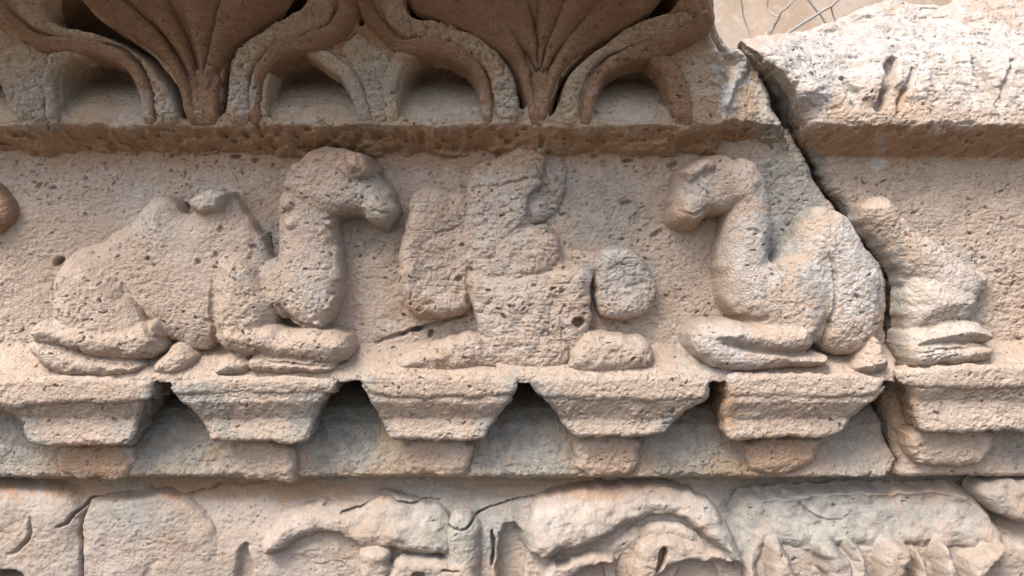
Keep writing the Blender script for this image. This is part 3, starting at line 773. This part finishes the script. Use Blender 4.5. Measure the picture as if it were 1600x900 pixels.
def figure(F):
    # the ground between arm and body, broken away
    F.poly([(690, 300), (735, 300), (745, 400), (742, 490), (700, 494), (680, 440)], 24, 28, 14, b=.3, k=10)
    # left raised arm, a ridge that slopes off to the right
    F.poly([(644, 296), (672, 286), (700, 292), (716, 320), (716, 400), (722, 480), (690, 496), (656, 498), (628, 478), (622, 390), (634, 334)], 28, 38, 26, b=.35, k=8, tilt=(-.3, -.02))
    F.poly([(640, 440), (700, 452), (724, 470), (724, 488), (690, 496), (656, 498), (628, 478)], 32, 42, 18, b=.4, k=8)
    # right shattered slab
    F.poly([(800, 240), (850, 230), (884, 238), (886, 300), (866, 342), (820, 352), (800, 340)], 12, 17, 16, b=.3, k=6, tilt=(-.1, 0))
    F.poly([(830, 345), (880, 372), (930, 420), (922, 450), (850, 440)], 10, 22, 26, b=.15, k=10)
    # head and chest, split off in steps
    F.poly([(730, 262), (786, 238), (832, 224), (854, 226), (858, 250), (848, 280), (828, 300), (822, 352), (866, 344), (886, 404), (890, 440), (730, 440), (724, 340)], 28, 34, 18, b=.35, k=6)
    F.poly([(736, 296), (790, 290), (828, 278), (852, 282), (828, 300), (820, 350), (800, 372), (760, 380), (730, 362)], 32, 38, 16, b=.82, k=6)
    F.poly([(735, 372), (790, 376), (822, 356), (862, 352), (880, 402), (856, 426), (806, 444), (760, 436), (730, 420)], 34, 43, 22, b=.78, k=8)
    # belly and lap
    F.poly([(728, 420), (780, 436), (846, 424), (890, 410), (930, 424), (926, 460), (924, 512), (908, 556), (868, 588), (782, 586), (756, 532), (736, 480)], 45, 53, 40, b=.6, k=12)
    # right hand
    F.poly([(930, 396), (954, 384), (1000, 392), (1021, 424), (1026, 460), (1010, 494), (956, 502), (930, 486)], 40, 44, 15, b=.6, k=4, tilt=(-.06, .1))
    F.poly([(880, 388), (945, 390), (950, 425), (925, 440), (880, 430)], 30, 30, 16, b=.3, k=10)
    # folded legs
    F.poly([(608, 570), (624, 552), (656, 540), (712, 524), (752, 520), (784, 560), (782, 588), (626, 588)], 60, 62, 30, b=.3, k=12)
    F.poly([(896, 528), (930, 516), (982, 523), (1016, 525), (1030, 556), (1020, 582), (960, 586), (880, 587)], 60, 68, 24, b=.4, k=8)
    F.carve([(735, 295, 2, 2), (780, 292, 3, 4), (820, 280, 3, 5)], 35)
    F.carve([(800, 442, 2, 2), (818, 432, 3, 4), (850, 426, 4, 6), (884, 418, 3, 3)], 40)
    F.carve([(800, 362, 2, 2), (818, 352, 4, 6), (850, 346, 3, 5)], 35)
    F.carve([(682, 366, 2, 4), (690, 360, 3, 7), (716, 352, 2, 5)], 30)
    F.H += 5 * fbm(F.X / 24, F.Z / 24, 95, 3)
    F.carve([(730, 420, 3, 2), (732, 480, 4, 6)], 30)
    F.carve([(878, 520, 2, 2), (896, 560, 3, 4), (868, 588, 2, 3)], 60)
    F.carve([(876, 490, 2, 4), (882, 478, 2, 4)], 65)
carving('seated_figure_relief', 'heavily worn seated figure with crossed legs carved between the two camels', (595, 212, 1050, 610), figure, left, 403, flake=.9, pits=1 / 120.,
        holes=[(904, 503, 10, 7, .1, 24), (930, 448, 5, 12, 0, 16), (790, 493, 3, 8, .6, 8), (836, 447, 4, 3, 0, 7), (716, 438, 7, 5, 0, 10), (885, 418, 6, 4, 0, 9), (720, 379, 4, 4, 0, 7)])
carving('broken_lump', 'dark broken knob of another carving at the left edge', (-60, 250, 60, 400),
        lambda F: F.poly([(-50, 278), (-12, 284), (0, 300), (14, 318), (20, 334), (8, 352), (-10, 364), (-50, 366)], 20, 28, 14, b=.45, sm=1), left, 404, mat=BROWN)

# ------------------------------------------------------------------ right fragment beyond the crack
right = thing('cracked_fragment', 'smaller stone fragment right of the long crack, with a bleached weathered top and broken camel', 'stone block')
def right_base(X, Z):
    low = 3 * fbm(X / 120, Z / 120, 6, 2) + np.interp(Z, [190, 204, 226, 242, 256], [0, 4, 50, 76, 76])
    hi = rtop_z(Z) + 8 * fbm(X / 60, Z / 60, 17, 3) * sstep(250, 300, Z)
    h = np.where(Z > 250, hi, low)
    return h + sstep(-78, -128, Z) * 60
RB = Field(330, 960, -292, 500, step=1.6, seed=5, warp=2.2, base=right_base)
t = sstep(-233, -238, RB.wz)
RB.H = RB.H * (1 - t) + np.minimum(RB.H, 6) * t
t = sstep(-139.5, -144, RB.wz)
RB.H = RB.H * (1 - t) + (np.interp(RB.Z, [-292, -262, -200, -140], [6, 0, -6, -10])) * t
rt = rtop_py
RB.carve([(1396, 92, 10, 20), (1388, 124, 11, 46), (1372, 172, 6, 16)], rt)
RB.carve([(1428, 108, 5, 8), (1414, 140, 6, 16), (1402, 178, 4, 6)], rt)
RB.carve([(1316, 124, 6, 8), (1332, 142, 14, 18), (1338, 168, 4, 4)], rt)
RB.carve([(1520, 96, 8, 8), (1545, 128, 13, 24), (1562, 168, 7, 8)], rt)
RB.carve([(1575, 95, 5, 6), (1570, 150, 6, 14), (1564, 180, 3, 3)], rt)
up = sstep(255, 290, RB.Z)
RB.H += up * (11 * fbm(RB.X / 48, RB.Z / 30, 81, 3) + 2.2 * np.abs(vnoise(RB.X / 18, RB.Z / 11, 82)) + 1.2 * vnoise(RB.X / 7, RB.Z / 5, 83))
RB.H += up * (9 * np.abs(fbm(RB.X / 70 + .4 * RB.Z / 70, RB.Z / 36, 87, 3)) - 2 - 2.5 * sstep(.09, 0, np.abs(vnoise(RB.X / 33 + .5 * RB.Z / 33, RB.Z / 22, 88))))
px_ = 800 + RB.X / (1 - RB.H / D)
RB.H += up * 55 * sstep(1320, 1180, px_) * sstep(470, 340, RB.Z)
un = sstep(200, 208, RB.Z) * sstep(250, 240, RB.Z)
RB.H += un * (4 * fbm(RB.X / 30, RB.Z / 12, 135, 3) + 2.5 * vnoise(RB.X / 9, RB.Z / 6, 136) - 6 * sstep(.4, .6, vnoise(RB.X / 12, RB.Z / 7, 143)))
RB.rough(1.1, pits=1 / 170., flake=.7)
silr = [(1154, 64), (1200, 54), (1262, 44), (1300, 34), (1326, 22), (1350, 8), (1400, 0), (1440, 4), (1475, 8), (1505, -2), (1560, -22), (1620, -40), (1800, -40), (1800, 1200), (1402, 1200)]
CR2 = [(1402, 752), (1398, 735), (1406, 722), (1400, 690), (1392, 650), (1390, 616), (1414, 590), (1418, 560), (1413, 510), (1411, 440), (1404, 404), (1376, 370), (1341, 336), (1311, 304), (1287, 266), (1273, 232), (1265, 205), (1257, 178), (1244, 150), (1226, 126), (1192, 100)]
crd = lambda y: float(np.interp(y, [60, 100, 150, 200, 244, 262, 540, 600, 620, 740], [30, 58, 72, 74, 20, 10, 10, 45, 6, 8]))
pts = [W(p, 0 if p[1] > 150 else float(rtop_py(p[1]) + np.interp(p[0], [1154, 1330], [52, 4]))) for p in silr] + [W(p, crd(p[1])) for p in CR2]
drb = poly_sdf(RB.wx, RB.wz, pts)
# the crack side is bevelled, the silhouette of the top rounded
crk = -poly_sdf(RB.wx, RB.wz, [W(p, crd(p[1])) for p in CR2] + [(-600, 400), (-600, -400)])
RB.H -= np.where(crk < 16, (16 - np.maximum(crk, 0)) ** 2 / 16 * .7, 0)
RB.H -= np.where(drb < 8, (8 - np.maximum(drb, 0)) ** 2 * .1, 0)
bottom = 450 - 743 + 1.5 * vnoise(RB.X / 22, RB.X * 0 + 3.3, 29)
zb = RB.Z - bottom
RB.H -= np.where(zb < 7, (7 - np.maximum(zb, 0)) ** 2 * .2, 0)
RB.build('block_face', TAN, right, floor=-900, dist=np.minimum(drb, zb), back=-300,
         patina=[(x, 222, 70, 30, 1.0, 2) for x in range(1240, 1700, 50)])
def camel_frag(F):
    d = 35
    F.poly([(1338, 318), (1374, 307), (1406, 322), (1408, 348), (1394, 362), (1360, 356)], 30, 44, 22, b=.35, k=6)
    F.stroke([(1376, 332, 28, 42), (1412, 372, 30, 46), (1452, 412, 40, 50), (1496, 448, 42, 52)], 35, b=.2, k=14)
    F.poly([(1362, 352), (1392, 350), (1444, 378), (1488, 404), (1526, 420), (1562, 424), (1550, 456), (1540, 478), (1500, 500), (1422, 500), (1416, 440), (1400, 396)], d, 36, 50, b=.15, k=14)
    F.poly([(1420, 440), (1446, 428), (1490, 436), (1536, 456), (1540, 480), (1520, 505), (1440, 525), (1422, 520)], 45, 62, 56, b=.15, k=16)
    F.poly([(1424, 520), (1446, 512), (1490, 500), (1530, 494), (1569, 524), (1562, 538), (1500, 546), (1440, 554), (1424, 550)], 62, 70, 34, b=.3, k=16)
    F.poly([(1426, 535), (1480, 536), (1562, 538), (1556, 562), (1540, 570), (1470, 576), (1436, 574), (1426, 566)], 62, 68, 20, b=.5, k=5)
    F.carve([(1440, 553, 2, 3), (1480, 549, 3, 6), (1550, 544, 2, 4)], 65)
    F.carve([(1550, 455, 4, 6), (1544, 480, 4, 6), (1526, 500, 4, 6)], 50)
fr = carving('broken_camel_relief', 'rear of a broken camel carving with a small knob, right of the crack', (1320, 290, 1610, 600), camel_frag, right, 405, flake=.7)
capital(right, [(1396, 572), (1720, 568), (1720, 606), (1440, 608), (1404, 600)],
        [(1412, 586), (1720, 586), (1720, 672), (1560, 674), (1450, 678), (1440, 670), (1430, 640)],
        [(1414, 664), (1560, 664), (1556, 700), (1520, 735), (1440, 728), (1420, 705)], 'rightmost capital, on the fragment right of the crack', seed=260, ytop=566, yab=606, yb=628, hab=72, hb=58)

# ------------------------------------------------------------------ lower course
low = thing('lower_course_block', 'worn lower stone course below the horizontal joint, with broken carved hoods', 'stone block')
def low_base(X, Z):
    py = 450 - Z
    h = np.interp(py, [735, 765, 792, 840, 900], [-34, -26, -4, 10, 14])
    px = 800 + X
    h = h - sstep(1110, 1180, px) * np.interp(py, [735, 770, 800, 860], [0, 10, 36, 0])
    h = h + np.interp(X, [300, 420, 700, 800], [0, -22, -22, -10]) * sstep(860, 800, py)
    return h + 5 * fbm(X / 90, Z / 60, 14, 3)
LB = Field(-1000, 1000, -560, -294, step=1.9, seed=6, warp=2.0, base=low_base)
LB.poly([(-90, 765), (60, 770), (112, 795), (110, 840), (118, 900), (110, 1010), (-90, 1010)], 20, 24, 40, b=.2, k=10, slope=3)
LB.carve([(36, 812, 3, 4), (38, 838, 5, 12), (26, 858, 4, 10), (4, 872, 3, 4)], 20)
LB.poly([(-60, 872), (80, 860), (112, 862), (110, 1010), (-60, 1010)], 20, 16, 16, b=.3, k=8)
LB.sink([(-20, 896), (30, 893), (34, 915), (-20, 915)], 20, -20, edge=5)
LB.poly([(690, 800), (744, 806), (752, 860), (742, 1010), (690, 1010)], 25, 34, 22, b=.3, k=8)
LB.sink([(770, 830), (808, 815), (826, 850), (820, 1010), (772, 1010)], 10, -14, edge=8)
LB.sink([(358, 860), (392, 842), (398, 1010), (360, 1010)], 10, -4, edge=10)
LB.rough(.7, pits=1 / 600., flake=.5, big=1.2)
LB.carve([(84, 826, 1.92, 9.69), (98, 822, 2.4, 16.15), (110, 804, 3.2, 22.61), (122, 788, 2.4, 16.15), (150, 782, 1.92, 6.46), (236, 777, 1.92, 6.46), (285, 786, 1.92, 9.69), (308, 776, 1.92, 11.305), (350, 766, 1.92, 6.46), (405, 765, 1.92, 11.305)], 15)
LB.carve([(118, 795, 2.4, 12.92), (112, 840, 3.2, 25.84), (116, 880, 3.2, 29.07), (120, 1010, 3.2, 29.07)], 20)
LB.carve([(690, 815, 2.4, 22.61), (712, 828, 2.4, 22.61), (730, 828, 2.4, 22.61), (742, 810, 2.4, 19.38), (764, 800, 1.92, 16.15), (800, 794, 1.92, 12.92), (830, 786, 1.92, 12.92), (870, 774, 1.92, 8.075)], 12)
LB.carve([(534, 808, 1.92, 12.92), (556, 800, 1.92, 16.15), (576, 788, 1.92, 16.15), (600, 780, 1.92, 14.535), (624, 790, 1.92, 16.15), (644, 793, 1.92, 14.535), (664, 786, 1.92, 12.92), (684, 787, 1.92, 9.69)], 12)
LB.carve([(768, 836, 2.4, 16.15), (769, 862, 3.2, 25.84), (766, 886, 3.2, 25.84)], 10)
LB.carve([(690, 818, 2.4, 16.15), (684, 800, 2.4, 16.15), (686, 830, 2.4, 12.92)], 12)
LB.carve([(1258, 796, 1.92, 6.46), (1280, 808, 1.92, 11.305), (1300, 820, 1.92, 6.46), (1330, 822, 1.92, 4.845)], 10)
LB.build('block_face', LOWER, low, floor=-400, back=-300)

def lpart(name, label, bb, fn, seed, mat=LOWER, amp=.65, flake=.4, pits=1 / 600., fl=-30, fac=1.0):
    p0 = W((bb[0], bb[3]), 20); p1 = W((bb[2], bb[1]), 20)
    F = Field(p0[0], p1[0], p0[1], p1[1], step=1.7, seed=seed, warp=2.6)
    fn(F)
    fc = fbm(F.X / 46, F.Z / 34, seed + 7, 3)
    F.H += fac * (8 * np.abs(fc) - 2) + 2 * fac * vnoise(F.X / 17, F.Z / 13, seed + 9)
    F.rough(amp, pits=pits, flake=flake, big=1.2)
    o = F.build(name, mat, low, floor=fl)
    if label: o['label'] = label
    return o
lpart('smooth_boss', 'flat grey rounded boss at the lower left', (95, 770, 380, 1000),
      lambda F: F.poly([(120, 812), (138, 790), (190, 784), (250, 782), (296, 796), (328, 826), (346, 862), (352, 905), (350, 990), (126, 990), (120, 900)], 14, 17, 36, b=.2, slope=3)
      .sink([(206, 1000), (208, 894), (222, 878), (240, 872), (232, 900), (240, 1000)], 25, 14, edge=8), 501, fac=.35)
def hood_a(F):
    F.poly([(392, 868), (404, 838), (430, 812), (476, 796), (540, 806), (596, 784), (646, 796), (684, 800), (700, 822), (706, 862), (690, 878), (640, 874), (598, 866), (560, 862), (520, 842), (476, 848), (440, 866), (410, 880)], 45, 38, 30, b=.3, k=8, slope=5, tilt=(0, -.45))
    F.poly([(394, 870), (430, 866), (480, 848), (530, 850), (600, 868), (600, 1000), (394, 1000)], 10, 12, 14, b=.2, k=4)
    F.sink([(440, 888), (500, 884), (545, 888), (545, 1000), (436, 1000)], 22, -20, edge=5)
    F.poly([(556, 856), (602, 860), (606, 880), (600, 1000), (562, 1000), (558, 880)], 40, 50, 12, b=.5, k=3)
    F.poly([(596, 882), (640, 874), (700, 880), (742, 872), (748, 1000), (596, 1000)], 35, 44, 16, b=.4, k=4)
    F.sink([(640, 905), (652, 893), (668, 896), (672, 1000), (640, 1000)], 30, -16, edge=4)
    F.sink([(684, 890), (724, 892), (716, 896), (690, 896)], 30, 8, edge=4)
    F.carve([(534, 808, 2.4, 12), (556, 800, 2.4, 16), (576, 788, 2.4, 16), (600, 780, 2.4, 14), (624, 790, 2.4, 16), (644, 793, 2.4, 16), (664, 786, 2.4, 14), (690, 787, 2.4, 12)], 20)
lpart('broken_hood', 'broken carved hood at the bottom, left of the other hood and beside the flat boss', (380, 770, 760, 960), hood_a, 502)
def hood_b(F):
    F.poly([(822, 872), (826, 826), (838, 794), (876, 782), (940, 776), (1010, 770), (1072, 776), (1120, 794), (1146, 832), (1164, 872), (1176, 900), (1140, 880), (1110, 848), (1078, 820), (1050, 812), (1004, 826), (956, 846), (926, 862), (880, 870), (846, 880)], 45, 44, 30, b=.3, k=8, slope=5, tilt=(-.03, -.5))
    F.poly([(826, 872), (900, 866), (960, 842), (1020, 822), (1070, 818), (1110, 850), (1150, 880), (1176, 896), (1174, 1000), (826, 1000)], 15, 20, 16, b=.2, k=4)
    F.poly([(846, 884), (890, 876), (960, 868), (966, 890), (900, 890), (850, 1000), (838, 1000)], 35, 48, 12, b=.4, k=4)
    F.sink([(866, 876), (896, 874), (888, 888), (868, 888)], 30, 4, edge=4)
    F.sink([(900, 1000), (908, 886), (930, 882), (950, 888), (954, 1000)], 30, -24, edge=5)
    F.sink([(966, 1000), (962, 880), (976, 868), (988, 880), (986, 1000)], 25, 0, edge=5)
    F.poly([(990, 862), (1030, 846), (1060, 850), (1100, 862), (1160, 876), (1156, 890), (1080, 884), (1030, 900), (1020, 1000), (996, 1000)], 35, 42, 12, b=.45, k=4)
    F.sink([(1030, 880), (1036, 850), (1048, 878), (1030, 905)], 30, -4, edge=4)
    F.sink([(1050, 1000), (1056, 894), (1090, 886), (1130, 888), (1140, 1000)], 30, -12, edge=5)
lpart('broken_hood', 'paler broken carved hood at the bottom centre, curving over small dark hollows', (806, 760, 1200, 960), hood_b, 503)
def slab(F):
    F.poly([(1160, 800), (1200, 790), (1300, 785), (1400, 780), (1500, 778), (1550, 800), (1584, 846), (1586, 866), (1560, 878), (1520, 862), (1480, 872), (1440, 860), (1380, 868), (1330, 860), (1260, 872), (1216, 852), (1190, 880), (1180, 1000), (1166, 1000)], 20, 26, 60, b=.05, k=6, slope=2, tilt=(0, -.55))
    for pl in ([(1204, 856), (1222, 846), (1244, 872), (1268, 1000), (1216, 1000)], [(1280, 858), (1300, 852), (1330, 876), (1344, 900), (1340, 1000), (1300, 1000), (1292, 890)],
               [(1330, 850), (1346, 858), (1366, 890), (1372, 1000), (1344, 1000)], [(1378, 866), (1400, 852), (1430, 860), (1436, 872), (1420, 900), (1416, 1000), (1384, 1000)],
               [(1440, 876), (1456, 870), (1456, 1000), (1436, 1000)], [(1476, 850), (1496, 858), (1510, 900), (1500, 1000), (1472, 1000)], [(1516, 880), (1560, 862), (1586, 856), (1570, 884), (1540, 910), (1530, 1000), (1512, 1000)]):
        F.poly(pl, 42, 56, 14, b=.35, k=6, slope=3)
    F.poly([(1190, 880), (1586, 876), (1580, 1000), (1190, 1000)], 10, 14, 8, b=.4, k=4)
    F.carve([(1254, 792, 2, 4), (1276, 808, 3, 8), (1292, 820, 2, 5), (1326, 822, 2, 4)], 15)
    F.carve([(1470, 856, 3, 6), (1466, 880, 3, 12), (1456, 905, 3, 10)], 30)
lpart('folded_slab', 'wide grey slab at the lower right with a scalloped broken lower edge', (1140, 765, 1605, 960), slab, 504, flake=.3)
lpart('corner_lump', 'small brown lump in the lower right corner', (1520, 735, 1680, 860),
      lambda F: F.poly([(1538, 768), (1560, 756), (1640, 752), (1640, 822), (1604, 822), (1576, 806), (1552, 790)], 20, 26, 22, b=.4), 505)

low.location.y = 0.016
# ------------------------------------------------------------------ dry twigs behind the fragment
def tube(name, paths, mat, label):
    co = []; quads = []
    for path in paths:
        P = [np.array([x * MM, y * MM, z * MM]) for (x, y, z, r) in path]
        n0 = len(co); K = 7
        for i, p in enumerate(P):
            t = P[min(i + 1, len(P) - 1)] - P[max(i - 1, 0)]
            t /= np.linalg.norm(t)
            u = np.cross(t, (0, 1, 0)); u /= np.linalg.norm(u); v = np.cross(t, u)
            for k in range(K):
                a = 2 * math.pi * k / K
                co.append(p + (u * math.cos(a) + v * math.sin(a)) * path[i][3] * MM)
        for i in range(len(P) - 1):
            for k in range(K):
                a = n0 + i * K + k; b = n0 + i * K + (k + 1) % K
                quads.append((a, b, b + K, a + K))
    o = mesh_obj(name, co, quads, mat)
    o.location = (0, 0, ZC)
    return tag(o, label, 'twig', 'dry twigs behind the fragment')
def tp(pts, depth, r0, r1):
    rg = random.Random(int(pts[0][0]))
    pts = [tuple(map(float, p)) for p in pts]
    pts = [tuple(a + (b - a) * k / 4 for a, b in zip(p, q)) for p, q in zip(pts[:-1], pts[1:]) for k in range(4)] + [pts[-1]]
    n = len(pts)
    out = []
    for i, p in enumerate(pts):
        w = W(p, -depth)
        out.append((w[0] + rg.uniform(-1, 1), depth + 25 * math.sin(i * .3), w[1] + rg.uniform(-.6, .6), 0.75 * (r0 + (r1 - r0) * i / (n - 1))))
    return out
tube('dry_twig', [tp([(1202, 300), (1200, 62), (1212, 40), (1218, 22), (1240, 2), (1262, -30)], 420, 4.2, 2.6), tp([(1216, 26), (1206, 12), (1203, -4), (1200, -30)], 420, 2.5, 1.6), tp([(1190, 70), (1202, 48), (1216, 34)], 416, 2.6, 2.4)], TWIG,
     'forked grey dry twig nearest the left end of the gap behind the fragment')
tube('dry_twig', [tp([(1180, 300), (1222, 56), (1260, 32), (1296, 12), (1314, -4), (1340, -30)], 440, 4.4, 3.0), tp([(1298, 11), (1310, 22), (1319, 36)], 440, 2.0, 1.5)], TWIG,
     'pale dry twig slanting up to the right along the bleached top')
tube('dry_twig', [tp([(1190, 300), (1183, 64), (1166, 26), (1154, -6), (1146, -30)], 560, 2.6, 1.8)], TWIG, 'thin straight twig leaning left beside the broken cornice end')
tube('dry_twig', [tp([(1320, 300), (1306, 40), (1288, 22), (1258, 0), (1236, -30)], 500, 2.4, 2.2)], TWIG, 'thin twig crossing behind the pale slanting one')

# children stand in their thing's own frame: nothing else to place
